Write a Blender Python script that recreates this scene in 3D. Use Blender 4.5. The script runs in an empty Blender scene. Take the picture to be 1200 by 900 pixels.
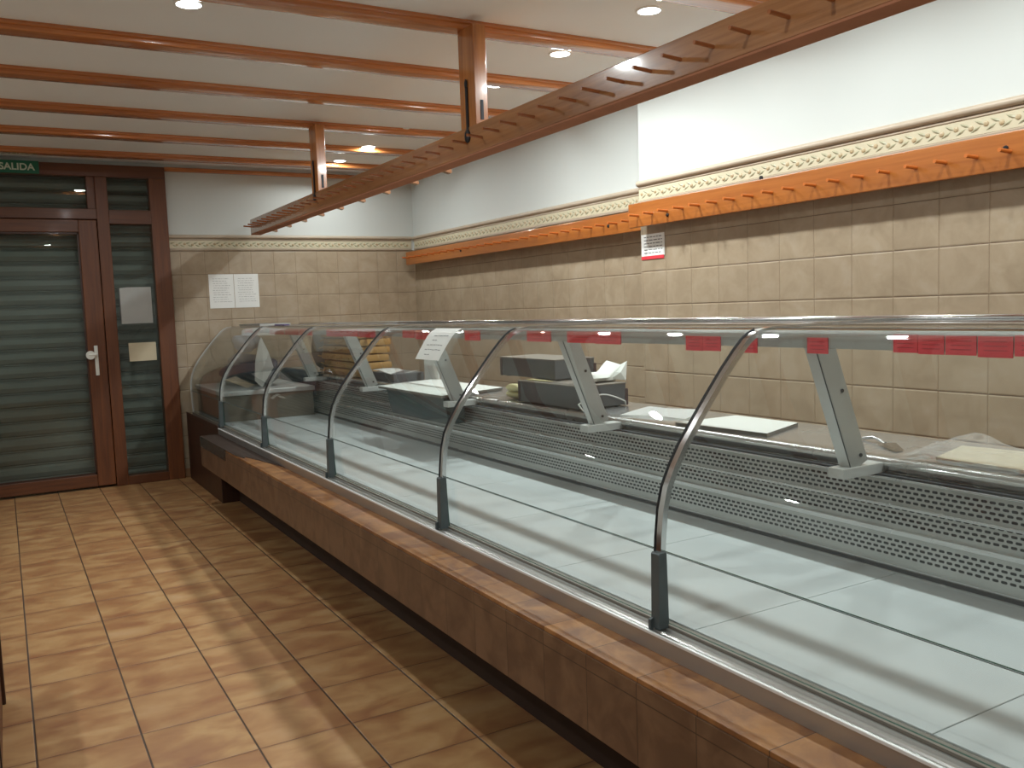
import bpy, bmesh, math, random
from mathutils import Vector, Matrix
random.seed(7)
S = bpy.context.scene
C = S.collection
PI = math.pi

# ------------------------------------------------------------------ camera, light, exposure
H = 1.4
cam = bpy.data.cameras.new('camera')
cam.sensor_fit = 'HORIZONTAL'; cam.sensor_width = 36.0
cam.lens = 36.0 * 1034.49 / 1200.0
cam.clip_start = 0.02
cam_o = bpy.data.objects.new('camera', cam); C.objects.link(cam_o)
yaw, pitch, roll = math.radians(29.894), math.radians(-4.996), math.radians(2.114)
fw = Vector((math.sin(yaw) * math.cos(pitch), math.cos(yaw) * math.cos(pitch), math.sin(pitch)))
rt = Vector((math.cos(yaw), -math.sin(yaw), 0)); dn = fw.cross(rt)
rt2 = math.cos(roll) * rt + math.sin(roll) * dn
dn2 = -math.sin(roll) * rt + math.cos(roll) * dn
cam_o.matrix_world = Matrix(((rt2.x, -dn2.x, -fw.x, 0), (rt2.y, -dn2.y, -fw.y, 0), (rt2.z, -dn2.z, -fw.z, H), (0, 0, 0, 1)))
S.camera = cam_o

w = bpy.data.worlds.new('world'); S.world = w; w.use_nodes = True
w.node_tree.nodes['Background'].inputs[0].default_value = (0.02, 0.022, 0.025, 1)
w.node_tree.nodes['Background'].inputs[1].default_value = 0.3
S.view_settings.view_transform = 'Standard'
S.view_settings.look = 'None'
S.view_settings.exposure = 0.22
S.view_settings.gamma = 1.0
S.view_settings.use_curve_mapping = False
S.cycles.max_bounces = 10
S.cycles.transparent_max_bounces = 24
S.cycles.glossy_bounces = 5
S.cycles.diffuse_bounces = 8
S.cycles.caustics_reflective = False
S.cycles.caustics_refractive = False
S.cycles.sample_clamp_indirect = 4.0

LIGHT_COL = (0.93, 1.0, 1.0)
P_RIGHT = 10.0      # watts of each lamp over the counter
P_LEFT = 8.0
P_SIDE = 9.5       # watts of each lamp along the left wall       # watts of each lamp over the shop floor
CEIL = 2.74
right_lamps = [(2.70, 4.05 + 0.75 * k) for k in (-6, -5, -4, -3, -2, -1, 0)] + [(2.70, 4.05 + 0.71 * k) for k in (1, 2, 3, 4, 5)]
left_lamps = [(0.80, 4.04), (0.80, 6.34), (0.80, 1.66), (0.80, -0.70)] + [(-1.10, 4.04 + 1.15 * k) for k in (-4, -2, 0, 2)]

# ------------------------------------------------------------------ node helpers
class NT:
    def __init__(s, name):
        s.m = bpy.data.materials.new(name); s.m.use_nodes = True
        s.t = s.m.node_tree; s.n = s.t.nodes; s.n.clear()
        s.out = s.n.new('ShaderNodeOutputMaterial')
    def add(s, typ, **kw):
        nd = s.n.new(typ)
        for k, v in kw.items(): setattr(nd, k, v)
        return nd
    def link(s, a, b): s.t.links.new(a, b)
    def setin(s, sock, v):
        if hasattr(v, 'is_linked') or isinstance(v, bpy.types.NodeSocket): s.link(v, sock)
        else: sock.default_value = v
    def math(s, op, a, b=None, c=None):
        nd = s.add('ShaderNodeMath', operation=op)
        s.setin(nd.inputs[0], a)
        if b is not None: s.setin(nd.inputs[1], b)
        if c is not None: s.setin(nd.inputs[2], c)
        return nd.outputs[0]
    def pos(s):
        return s.add('ShaderNodeNewGeometry').outputs['Position']
    def obj(s):
        return s.add('ShaderNodeTexCoord').outputs['Object']
    def sep(s, v):
        nd = s.add('ShaderNodeSeparateXYZ'); s.link(v, nd.inputs[0]); return nd.outputs
    def comb(s, x, y, z):
        nd = s.add('ShaderNodeCombineXYZ')
        for i, v in enumerate((x, y, z)): s.setin(nd.inputs[i], v)
        return nd.outputs[0]
    def mapping(s, v, scale=(1, 1, 1), loc=(0, 0, 0)):
        nd = s.add('ShaderNodeMapping'); s.link(v, nd.inputs[0])
        nd.inputs['Scale'].default_value = scale; nd.inputs['Location'].default_value = loc
        return nd.outputs[0]
    def noise(s, v, scale, detail=3, rough=0.5, dist=0.0):
        nd = s.add('ShaderNodeTexNoise'); s.link(v, nd.inputs['Vector'])
        nd.inputs['Scale'].default_value = scale; nd.inputs['Detail'].default_value = detail
        nd.inputs['Roughness'].default_value = rough; nd.inputs['Distortion'].default_value = dist
        return nd.outputs['Fac']
    def ramp(s, f, stops):
        nd = s.add('ShaderNodeValToRGB'); s.link(f, nd.inputs[0])
        cr = nd.color_ramp
        while len(cr.elements) < len(stops): cr.elements.new(0.5)
        for e, (p, c) in zip(cr.elements, stops): e.position = p; e.color = (*c, 1)
        return nd.outputs[0]
    def mix(s, f, a, b, blend='MIX'):
        nd = s.add('ShaderNodeMix', data_type='RGBA', blend_type=blend)
        s.setin(nd.inputs[0], f)
        s.setin(nd.inputs[6], (*a, 1) if isinstance(a, tuple) and len(a) == 3 else a)
        s.setin(nd.inputs[7], (*b, 1) if isinstance(b, tuple) and len(b) == 3 else b)
        return nd.outputs[2]
    def bsdf(s, col, rough=0.5, metal=0.0, bump=None, bstr=0.2, bdist=0.002, coat=0.0, spec=0.5, **kw):
        nd = s.add('ShaderNodeBsdfPrincipled')
        s.setin(nd.inputs['Base Color'], (*col, 1) if isinstance(col, tuple) and len(col) == 3 else col)
        s.setin(nd.inputs['Roughness'], rough); s.setin(nd.inputs['Metallic'], metal)
        nd.inputs['Coat Weight'].default_value = coat; nd.inputs['Coat Roughness'].default_value = 0.08
        nd.inputs['Specular IOR Level'].default_value = spec
        for k, v in kw.items(): s.setin(nd.inputs[k.replace('_', ' ')], v)
        if bump is not None:
            b = s.add('ShaderNodeBump'); b.inputs['Strength'].default_value = bstr
            b.inputs['Distance'].default_value = bdist
            s.link(bump, b.inputs['Height']); s.link(b.outputs[0], nd.inputs['Normal'])
        s.link(nd.outputs[0], s.out.inputs[0])
        return s.m

def lin(r, g, b):
    f = lambda c: (c / 255.0) / 12.92 if c <= 10 else (((c / 255.0) + 0.055) / 1.055) ** 2.4
    return (f(r), f(g), f(b))

def plain(name, rgb, rough=0.5, metal=0.0, var=0.08, nscale=9.0, coat=0.0, spec=0.5, bstr=0.0):
    t = NT(name); v = t.obj(); f = t.noise(v, nscale, 4)
    c0 = tuple(max(0, x * (1 - var)) for x in rgb); c1 = tuple(min(1, x * (1 + var)) for x in rgb)
    col = t.ramp(f, [(0.3, c0), (0.7, c1)])
    return t.bsdf(col, rough, metal, coat=coat, spec=spec, bump=f if bstr else None, bstr=bstr)

def wood(name, a, b, axis, rough=0.3, coat=0.3, gs=1.0):
    t = NT(name); v = t.obj()
    sc = [26.0 * gs] * 3; sc[axis] = 1.3 * gs
    v1 = t.mapping(v, tuple(sc)); f = t.noise(v1, 1.0, 5, 0.6, 0.8)
    sc2 = [90.0] * 3; sc2[axis] = 4.0
    f2 = t.noise(t.mapping(v, tuple(sc2)), 1.0, 2)
    ff = t.math('ADD', t.math('MULTIPLY', f, 0.75), t.math('MULTIPLY', f2, 0.25))
    col = t.ramp(ff, [(0.35, a), (0.65, b)])
    return t.bsdf(col, rough, 0, coat=coat, bump=ff, bstr=0.06)

def steel(name, rgb=(0.62, 0.62, 0.61), rough=0.3, axis=1):
    t = NT(name); v = t.obj()
    sc = [400.0] * 3; sc[axis] = 5.0
    f = t.noise(t.mapping(v, tuple(sc)), 1.0, 2)
    g = t.noise(v, 3.0, 3)
    r = t.math('ADD', rough - 0.08, t.math('MULTIPLY', g, 0.16))
    col = t.mix(f, tuple(x * 0.93 for x in rgb), rgb)
    return t.bsdf(col, r, 0.9, bump=f, bstr=0.03)

def glass(name, tint=(0.968, 0.985, 0.978), ior=1.5, rough=0.0):
    t = NT(name)
    tr = t.add('ShaderNodeBsdfTransparent'); tr.inputs[0].default_value = (*tint, 1)
    gl = t.add('ShaderNodeBsdfGlossy'); gl.inputs['Roughness'].default_value = rough
    ge = t.add('ShaderNodeNewGeometry'); dt = t.add('ShaderNodeVectorMath', operation='DOT_PRODUCT')
    t.link(ge.outputs['Normal'], dt.inputs[0]); t.link(ge.outputs['Incoming'], dt.inputs[1])
    cs_ = t.math('SUBTRACT', 1.0, t.math('ABSOLUTE', dt.outputs['Value']))
    fr = t.math('ADD', 0.035, t.math('MULTIPLY', t.math('POWER', cs_, 5.0), 0.965))
    # faint uneven smears on the pane
    nz = t.noise(t.obj(), 2.0, 2)
    mx = t.add('ShaderNodeMixShader'); t.link(fr, mx.inputs[0])
    t.link(tr.outputs[0], mx.inputs[1]); t.link(gl.outputs[0], mx.inputs[2])
    df = t.add('ShaderNodeBsdfDiffuse'); df.inputs[0].default_value = (0.75, 0.82, 0.8, 1)
    mx2 = t.add('ShaderNodeMixShader'); t.link(t.math('MULTIPLY', nz, 0.018), mx2.inputs[0])
    t.link(mx.outputs[0], mx2.inputs[1]); t.link(df.outputs[0], mx2.inputs[2])
    t.link(mx2.outputs[0], t.out.inputs[0])
    return t.m

def tile_wall(name, haxis, hp, ho, zp, zo):
    """beige square wall tiles; grout lines in world metres"""
    t = NT(name); p = t.pos(); sx = t.sep(p)
    u = t.math('DIVIDE', t.math('SUBTRACT', sx[haxis], ho), hp)
    v = t.math('DIVIDE', t.math('SUBTRACT', sx[2], zo), zp)
    def edge(q, size):
        fr = t.math('FRACT', q); d = t.math('MINIMUM', fr, t.math('SUBTRACT', 1.0, fr))
        return t.math('MULTIPLY', d, size)
    eu, ev = edge(u, hp), edge(v, zp)
    gu = t.math('LESS_THAN', eu, 0.0013); gv = t.math('LESS_THAN', ev, 0.0017)
    cell = t.comb(t.math('FLOOR', u), t.math('FLOOR', v), 3.0)
    wn = t.add('ShaderNodeTexWhiteNoise', noise_dimensions='3D'); t.link(cell, wn.inputs[0])
    n1 = t.noise(p, 7.0, 5, 0.6, 0.6); n2 = t.noise(p, 38.0, 4, 0.6)
    base = t.ramp(n1, [(0.3, lin(158, 140, 116)), (0.52, lin(174, 156, 131)), (0.75, lin(184, 168, 147))])
    base = t.mix(t.math('MULTIPLY', n2, 0.35), base, lin(152, 132, 108))
    base = t.mix(t.math('MULTIPLY', wn.outputs[0], 0.22), base, lin(156, 136, 114))
    gcol = t.mix(gv, lin(142, 122, 98), lin(112, 92, 72))
    g = t.math('MAXIMUM', gu, gv)
    col = t.mix(g, base, gcol)
    pil = t.math('MINIMUM', eu, ev)
    hgt = t.math('SMOOTH_MIN', pil, 0.006, 0.004)
    b = t.math('ADD', t.math('MULTIPLY', hgt, 1.0), t.math('MULTIPLY', n2, 0.0006))
    return t.bsdf(col, 0.38, 0, bump=b, bstr=0.4, bdist=1.0)

def floor_tiles():
    t = NT('terracotta_floor_tiles'); p = t.pos(); sx = t.sep(p)
    PX, PY = 0.3142, 0.3335
    u = t.math('DIVIDE', t.math('SUBTRACT', sx[0], -0.003), PX)
    v = t.math('DIVIDE', t.math('SUBTRACT', sx[1], 3.487), PY)
    def edge(q, size):
        fr = t.math('FRACT', q); d = t.math('MINIMUM', fr, t.math('SUBTRACT', 1.0, fr))
        return t.math('MULTIPLY', d, size)
    eu, ev = edge(u, PX), edge(v, PY)
    gu = t.math('LESS_THAN', eu, 0.0030); gv = t.math('LESS_THAN', ev, 0.0020)
    fu, fv = t.math('FLOOR', u), t.math('FLOOR', v)
    wn = t.add('ShaderNodeTexWhiteNoise', noise_dimensions='3D'); t.link(t.comb(fu, fv, 1.0), wn.inputs[0])
    # each tile has its own cloudy patches
    pv = t.comb(t.math('ADD', sx[0], t.math('MULTIPLY', fu, 3.7)), t.math('ADD', sx[1], t.math('MULTIPLY', fv, 5.3)), sx[2])
    n1 = t.noise(t.mapping(pv, (1.0, 1.7, 1.0)), 5.0, 3, 0.5, 0.5)
    n2 = t.noise(pv, 26.0, 4, 0.6)
    base = t.ramp(n1, [(0.28, lin(146, 100, 68)), (0.45, lin(166, 124, 82)), (0.6, lin(186, 148, 100)), (0.78, lin(196, 162, 120))])
    base = t.mix(t.math('MULTIPLY', n2, 0.3), base, lin(150, 96, 60))
    base = t.mix(t.math('MULTIPLY', wn.outputs[0], 0.25), base, lin(150, 102, 66))
    # darker rims at the cross joints, as fired tiles have
    rim = t.math('MULTIPLY', t.math('SUBTRACT', 1.0, t.math('MINIMUM', t.math('DIVIDE', ev, 0.03), 1.0)), 0.28)
    base = t.mix(rim, base, lin(120, 72, 46))
    g1 = t.mix(gv, base, lin(112, 78, 58))
    col = t.mix(gu, g1, lin(74, 56, 44))
    e = t.math('MINIMUM', eu, ev); hg = t.math('SMOOTH_MIN', e, 0.005, 0.003)
    b = t.math('ADD', hg, t.math('MULTIPLY', n2, 0.0006))
    return t.bsdf(col, t.math('ADD', 0.30, t.math('MULTIPLY', n1, 0.18)), 0, bump=b, bstr=0.5, bdist=1.0)

def ledge_tiles(name, lo, hi):
    t = NT(name); p = t.pos(); sx = t.sep(p)
    v = t.math('DIVIDE', t.math('SUBTRACT', sx[1], 2.415), 0.205)
    fr = t.math('FRACT', v); ev = t.math('MULTIPLY', t.math('MINIMUM', fr, t.math('SUBTRACT', 1.0, fr)), 0.205)
    gv = t.math('LESS_THAN', ev, 0.0013)
    ez = t.math('ABSOLUTE', t.math('SUBTRACT', sx[2], 0.4766)); gz = t.math('LESS_THAN', ez, 0.0015)
    fl = t.math('FLOOR', v)
    wn = t.add('ShaderNodeTexWhiteNoise', noise_dimensions='1D'); t.link(fl, wn.inputs['W'])
    pv = t.comb(sx[0], t.math('ADD', sx[1], t.math('MULTIPLY', fl, 2.9)), sx[2])
    n1 = t.noise(pv, 9.0, 4, 0.55, 0.5)
    base = t.ramp(n1, [(0.38, lo), (0.62, hi)])
    base = t.mix(t.math('MULTIPLY', wn.outputs[0], 0.3), base, lo)
    g = t.math('MAXIMUM', gv, gz)
    col = t.mix(g, base, tuple(c * 0.45 for c in lo))
    return t.bsdf(col, 0.4, 0, bump=n1, bstr=0.1)

def perforated():
    """stainless sheet with three bands of staggered long slots"""
    t = NT('perforated_stainless_sheet'); p = t.pos(); sx = t.sep(p)
    y, z = sx[1], sx[2]
    pitch, rowp = 0.0235, 0.0142
    slots = None
    for (z0, rows) in ((0.8035, 4), (0.738, 4), (0.643, 4)):
        r = t.math('DIVIDE', t.math('SUBTRACT', z, z0 - rowp / 2), rowp)
        ri = t.math('FLOOR', r); rf = t.math('MULTIPLY', t.math('SUBTRACT', t.math('FRACT', r), 0.5), rowp)
        inb = t.math('MULTIPLY', t.math('GREATER_THAN', r, 0.0), t.math('LESS_THAN', r, float(rows)))
        off = t.math('MULTIPLY', t.math('MODULO', ri, 2.0), 0.5)
        q = t.math('ADD', t.math('DIVIDE', y, pitch), off)
        qf = t.math('MULTIPLY', t.math('SUBTRACT', t.math('FRACT', q), 0.5), pitch)
        dx = t.math('MAXIMUM', t.math('SUBTRACT', t.math('ABSOLUTE', qf), 0.0048), 0.0)
        d = t.math('SQRT', t.math('ADD', t.math('MULTIPLY', dx, dx), t.math('MULTIPLY', rf, rf)))
        s = t.math('MULTIPLY', t.math('LESS_THAN', d, 0.0038), inb)
        slots = s if slots is None else t.math('MAXIMUM', slots, s)
    n = t.noise(p, 5.0, 3)
    base = t.ramp(n, [(0.3, (0.40, 0.40, 0.38)), (0.7, (0.50, 0.50, 0.48))])
    col = t.mix(slots, base, (0.012, 0.013, 0.015))
    met = t.math('MULTIPLY', t.math('SUBTRACT', 1.0, slots), 0.85)
    ro = t.math('ADD', 0.36, t.math('MULTIPLY', slots, 0.4))
    return t.bsdf(col, ro, met, bump=t.math('SUBTRACT', 1.0, slots), bstr=0.4, bdist=0.002)

def plaster(name, rgb):
    t = NT(name); p = t.pos(); n = t.noise(p, 60.0, 4, 0.6); n2 = t.noise(p, 1.2, 2)
    col = t.ramp(n2, [(0.3, tuple(x * 0.96 for x in rgb)), (0.7, rgb)])
    return t.bsdf(col, 0.75, 0, bump=n, bstr=0.12, bdist=0.002)

M = {}
M['floor'] = floor_tiles()
M['plaster'] = plaster('white_plaster', lin(204, 207, 203))
M['ceiling'] = plaster('ceiling_plaster', lin(241, 243, 244))
M['tile_far'] = tile_wall('beige_tiles_far', 0, 0.204, 2.2256, 0.203, 1.38)
M['tile_side'] = tile_wall('beige_tiles_side', 1, 0.2205, 3.45, 0.203, 1.38)
M['beam'] = wood('varnished_beam_wood', lin(168, 98, 50), lin(202, 128, 72), 0, 0.22, 0.6)
M['rack_wood'] = wood('dark_rack_wood', lin(142, 94, 56), lin(178, 124, 80), 1, 0.26, 0.9)
M['rail_under'] = plain('rail_underside', lin(172, 116, 88), 0.75, spec=0.15)
M['post_wood'] = wood('post_wood', lin(150, 92, 50), lin(188, 122, 66), 2, 0.22, 0.5)
M['orange_wood'] = wood('orange_rack_wood', lin(148, 82, 30), lin(174, 104, 44), 1, 0.35, 0.3)
M['peg_orange'] = wood('orange_peg_wood', lin(176, 92, 36), lin(198, 112, 48), 0, 0.35, 0.3)
M['peg_dark'] = wood('dark_peg_wood', lin(140, 80, 46), lin(176, 108, 64), 0, 0.25, 0.4)
M['door_wood'] = wood('mahogany_door_wood', lin(84, 44, 20), lin(112, 62, 28), 2, 0.45, 0.05)
M['door_wood_h'] = wood('mahogany_rail_wood', lin(78, 41, 19), lin(104, 58, 27), 0, 0.42, 0.08)
M['dark_wood'] = wood('dark_brown_wood', lin(48, 26, 16), lin(66, 36, 22), 2, 0.45, 0.1)
M['mould'] = plain('moulding_ceramic', lin(182, 166, 146), 0.4, var=0.05)
M['frieze'] = plain('frieze_ceramic', lin(202, 192, 164), 0.4, var=0.05, nscale=20)
M['leaf'] = plain('frieze_leaf', lin(168, 164, 136), 0.4)
M['flower'] = plain('frieze_flower', lin(178, 158, 124), 0.4)
M['steel'] = steel('brushed_stainless', rough=0.26)
M['steel_bright'] = plain('satin_rail', (0.46, 0.45, 0.43), 0.3, 0.8, var=0.03, nscale=3)
M['rail_glint'] = plain('rail_glint_paint', (0.8, 0.8, 0.79), 0.35, 0.1, var=0.02)  # near-white colour stands for lamp light caught on the rail
M['alu'] = plain('grey_aluminium', (0.42, 0.42, 0.40), 0.42, 0.5, var=0.04)
M['alu_light'] = plain('pale_aluminium', (0.58, 0.58, 0.56), 0.4, 0.35, var=0.04)
M['chrome'] = plain('chrome', (0.7, 0.7, 0.7), 0.14, 1.0, var=0.03)
M['bracket'] = plain('dark_bracket', lin(84, 92, 94), 0.45, 0.2)
M['black'] = plain('black_plastic', (0.012, 0.012, 0.014), 0.5)
M['groove'] = plain('dark_gap', (0.02, 0.022, 0.026), 0.6)
M['glass'] = glass('case_glass')
M['door_glass'] = glass('door_glass', (0.80, 0.84, 0.82))
M['glass_edge'] = plain('green_glass_edge', lin(44, 84, 74), 0.2)
M['deck'] = plain('white_deck_panel', lin(188, 192, 192), 0.42, var=0.03, nscale=4)
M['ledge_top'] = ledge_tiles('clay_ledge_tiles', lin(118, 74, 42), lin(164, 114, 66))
M['ledge_face_shaded'] = ledge_tiles('shaded_ledge_face_tiles', lin(92, 66, 48), lin(116, 88, 66))  # same clay as the top, the face's shade put into the colour
M['plinth'] = plain('dark_plinth', lin(52, 34, 24), 0.7)
M['iron'] = plain('black_iron', (0.015, 0.015, 0.018), 0.45, 0.4)
M['red'] = plain('red_sticker', lin(226, 62, 74), 0.45, var=0.08, nscale=30)
M['red2'] = plain('red_ink', lin(186, 40, 54), 0.5)
M['paper'] = plain('white_paper', lin(240, 240, 236), 0.8, var=0.03)
M['ink'] = plain('grey_ink', lin(110, 108, 108), 0.8)
M['cream'] = plain('cream_card', lin(204, 192, 164), 0.8, var=0.03)
M['board'] = plain('white_cutting_board', lin(212, 214, 208), 0.5, var=0.02)
M['board_edge'] = plain('board_edge', lin(120, 116, 108), 0.6)
M['greybox'] = plain('dark_grey_casing', lin(84, 86, 88), 0.45, 0.2, var=0.06)
M['greybox_top'] = plain('warm_grey_casing', lin(122, 114, 104), 0.45, var=0.06)
M['maroon'] = plain('dark_maroon_edge', lin(60, 40, 42), 0.5)
M['white_plastic'] = plain('white_plastic', lin(230, 232, 226), 0.35, var=0.03)
M['green_sign'] = plain('green_exit_sign', lin(14, 96, 70), 0.5, var=0.03)
M['sign_letter'] = plain('sign_letters', lin(196, 208, 190), 0.5, var=0.02)
M['shutter'] = plain('grey_shutter', lin(128, 130, 124), 0.45, 0.25, var=0.05)
M['kraft'] = plain('golden_brown_pack', lin(180, 138, 78), 0.6, var=0.18, nscale=14, bstr=0.3)
M['kraft_dark'] = plain('brown_pack', lin(132, 92, 48), 0.6, var=0.2, nscale=14, bstr=0.3)
M['grey_cloth'] = plain('grey_brown_cloth', lin(110, 102, 88), 0.9, var=0.1)
M['box_brown'] = plain('brownish_grey_box', lin(112, 100, 86), 0.6, var=0.1)
M['slate'] = plain('slate_cloth', lin(44, 54, 68), 0.85, var=0.2)
M['navy'] = plain('navy_cloth', lin(38, 48, 76), 0.9, var=0.15)
M['blue_white'] = plain('pale_blue_cloth', lin(176, 190, 208), 0.8, var=0.15)
M['dark_tray'] = plain('dark_green_plastic', lin(34, 52, 52), 0.4, var=0.1)
M['yellow'] = plain('pale_yellow_plastic', lin(214, 204, 150), 0.5, var=0.08)
M['purple'] = plain('purple_plastic', lin(74, 52, 110), 0.5)
M['skirt'] = plain('skirting_clay', lin(150, 112, 80), 0.5, var=0.1)

def film():
    t = NT('clear_plastic_film')
    tr = t.add('ShaderNodeBsdfTransparent'); tr.inputs[0].default_value = (0.96, 0.96, 0.95, 1)
    gl = t.add('ShaderNodeBsdfGlossy'); gl.inputs['Roughness'].default_value = 0.07; gl.inputs[0].default_value = (0.9, 0.9, 0.9, 1)
    df = t.add('ShaderNodeBsdfDiffuse'); df.inputs[0].default_value = (0.8, 0.8, 0.78, 1)
    n = t.noise(t.obj(), 30, 4, 0.7)
    m1 = t.add('ShaderNodeMixShader'); m1.inputs[0].default_value = 0.22
    t.link(tr.outputs[0], m1.inputs[1]); t.link(gl.outputs[0], m1.inputs[2])
    m2 = t.add('ShaderNodeMixShader'); t.link(t.math('MULTIPLY', n, 0.28), m2.inputs[0])
    t.link(m1.outputs[0], m2.inputs[1]); t.link(df.outputs[0], m2.inputs[2])
    t.link(m2.outputs[0], t.out.inputs[0]); return t.m
M['film'] = film()

def emit(name, col, st):
    t = NT(name); e = t.add('ShaderNodeEmission'); e.inputs[0].default_value = (*col, 1); e.inputs[1].default_value = st
    t.link(e.outputs[0], t.out.inputs[0]); return t.m
M['lamp_glow'] = emit('lamp_lens', LIGHT_COL, 14.0)
M['lamp_ring'] = plain('white_lamp_ring', lin(230, 230, 226), 0.4)

# ------------------------------------------------------------------ mesh helpers
class MB:
    def __init__(s): s.bm = bmesh.new(); s.mi = 0
    def face(s, vs):
        try:
            f = s.bm.faces.new(vs); f.material_index = s.mi; return f
        except ValueError: return None
    def box(s, x0, x1, y0, y1, z0, z1, bev=0.0):
        r = bmesh.ops.create_cube(s.bm, size=1.0)
        vs = r['verts']
        for v in vs:
            v.co = Vector((x0 if v.co.x < 0 else x1, y0 if v.co.y < 0 else y1, z0 if v.co.z < 0 else z1))
        fs = {f for v in vs for f in v.link_faces}
        for f in fs: f.material_index = s.mi
        if bev > 0:
            es = list({e for v in vs for e in v.link_edges})
            r2 = bmesh.ops.bevel(s.bm, geom=es, offset=bev, segments=2, affect='EDGES', profile=0.6)
            for f in r2['faces']: f.material_index = s.mi
        return s
    def obox(s, c, ux, uy, uz, hx, hy, hz, bev=0.0):
        """box with axes ux uy uz about centre c"""
        n0 = set(s.bm.verts)
        s.box(-hx, hx, -hy, hy, -hz, hz, bev)
        m = Matrix((ux, uy, uz)).transposed()
        for v in s.bm.verts:
            if v not in n0: v.co = Vector(c) + m @ v.co
        return s
    def prism(s, prof, a0, a1, axis='y', caps=True):
        """closed (u,v) profile extruded; axis y: profile is (x,z); axis x: (y,z); axis z: (x,y)"""
        def P(u, v, a):
            return {'y': (u, a, v), 'x': (a, u, v), 'z': (u, v, a)}[axis]
        A = [s.bm.verts.new(P(u, v, a0)) for u, v in prof]; B = [s.bm.verts.new(P(u, v, a1)) for u, v in prof]
        n = len(prof)
        for i in range(n): s.face([A[i], A[(i + 1) % n], B[(i + 1) % n], B[i]])
        if caps: s.face(A); s.face(B)
        return s
    def ribbon(s, path, thick, a0, a1, edge_mi=None):
        """open XZ path given thickness (along its normal), extruded along y"""
        n = len(path); P = [Vector((p[0], p[1])) for p in path]; L = []; R = []
        for i in range(n):
            d = (P[min(i + 1, n - 1)] - P[max(i - 1, 0)]).normalized(); nn = Vector((d.y, -d.x))
            L.append(P[i]); R.append(P[i] + nn * thick)
        rows = []
        for a in (a0, a1):
            rows.append(([s.bm.verts.new((p.x, a, p.y)) for p in L], [s.bm.verts.new((p.x, a, p.y)) for p in R]))
        (l0, r0), (l1, r1) = rows
        for i in range(n - 1):
            s.face([l0[i], l0[i + 1], l1[i + 1], l1[i]]); s.face([r0[i], r1[i], r1[i + 1], r0[i + 1]])
        k = s.mi
        if edge_mi is not None: s.mi = edge_mi
        for i in range(n - 1):
            s.face([l0[i], r0[i], r0[i + 1], l0[i + 1]]); s.face([l1[i], l1[i + 1], r1[i + 1], r1[i]])
        s.face([l0[0], l1[0], r1[0], r0[0]]); s.face([l0[-1], r0[-1], r1[-1], l1[-1]])
        s.mi = k
        return s
    def tube(s, pts, r, seg=8, r2=None):
        pts = [Vector(p) for p in pts]; n = len(pts); rings = []
        up = Vector((0, 0, 1))
        for i, p in enumerate(pts):
            d = (pts[min(i + 1, n - 1)] - pts[max(i - 1, 0)]).normalized()
            a = d.cross(up)
            if a.length < 1e-3: a = d.cross(Vector((1, 0, 0)))
            a.normalize(); b = d.cross(a).normalized()
            rr = r if r2 is None else r + (r2 - r) * i / (n - 1)
            rings.append([s.bm.verts.new(p + (a * math.cos(2 * PI * k / seg) + b * math.sin(2 * PI * k / seg)) * rr) for k in range(seg)])
        for i in range(n - 1):
            for k in range(seg):
                s.face([rings[i][k], rings[i][(k + 1) % seg], rings[i + 1][(k + 1) % seg], rings[i + 1][k]])
        s.face(rings[0][::-1]); s.face(rings[-1])
        return s
    def ball(s, c, rx, ry, rz, u=10, v=6):
        r = bmesh.ops.create_uvsphere(s.bm, u_segments=u, v_segments=v, radius=1.0)
        for q in r['verts']: q.co = Vector((c[0] + q.co.x * rx, c[1] + q.co.y * ry, c[2] + q.co.z * rz))
        for f in {f for q in r['verts'] for f in q.link_faces}: f.material_index = s.mi
        return s
    def sheet(s, grid, thick=0.0):
        """grid[i][j] of points -> surface, optional thickness downwards"""
        V = [[s.bm.verts.new(p) for p in row] for row in grid]
        for i in range(len(V) - 1):
            for j in range(len(V[0]) - 1):
                s.face([V[i][j], V[i + 1][j], V[i + 1][j + 1], V[i][j + 1]])
        return s
    def build(s, name, mats, parent=None, smooth=None, origin=None):
        if not isinstance(mats, (list, tuple)): mats = [mats]
        bmesh.ops.recalc_face_normals(s.bm, faces=s.bm.faces)
        me = bpy.data.meshes.new(name)
        if origin is None:
            if parent is not None: origin = Vector((0, 0, 0)); off = parent_loc(parent)
            else:
                xs = [v.co for v in s.bm.verts]
                off = Vector(((min(v.x for v in xs) + max(v.x for v in xs)) / 2, (min(v.y for v in xs) + max(v.y for v in xs)) / 2, min(v.z for v in xs)))
        else: off = Vector(origin)
        for v in s.bm.verts: v.co -= off
        s.bm.to_mesh(me); s.bm.free()
        for m in mats: me.materials.append(m)
        o = bpy.data.objects.new(name, me); C.objects.link(o)
        if parent is not None: o.parent = parent
        else: o.location = off
        if smooth is not None:
            for p in me.polygons: p.use_smooth = True
            me.set_sharp_from_angle(angle=math.radians(smooth))
        return o

def parent_loc(p):
    v = Vector((0, 0, 0))
    while p is not None: v += p.location; p = p.parent
    return v

def empty(name, loc, label=None, cat=None, group=None, kind=None):
    o = bpy.data.objects.new(name, None); C.objects.link(o); o.location = loc; o.empty_display_size = 0.1
    return tag(o, label, cat, group, kind)
def tag(o, label=None, cat=None, group=None, kind=None):
    if label: o['label'] = label
    if cat: o['category'] = cat
    if group: o['group'] = group
    if kind: o['kind'] = kind
    return o
def copy_tree(o, parent=None):
    c = o.copy(); C.objects.link(c)
    if parent is not None: c.parent = parent
    for ch in [x for x in bpy.data.objects if x.parent == o]: copy_tree(ch, c)
    return c

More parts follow.
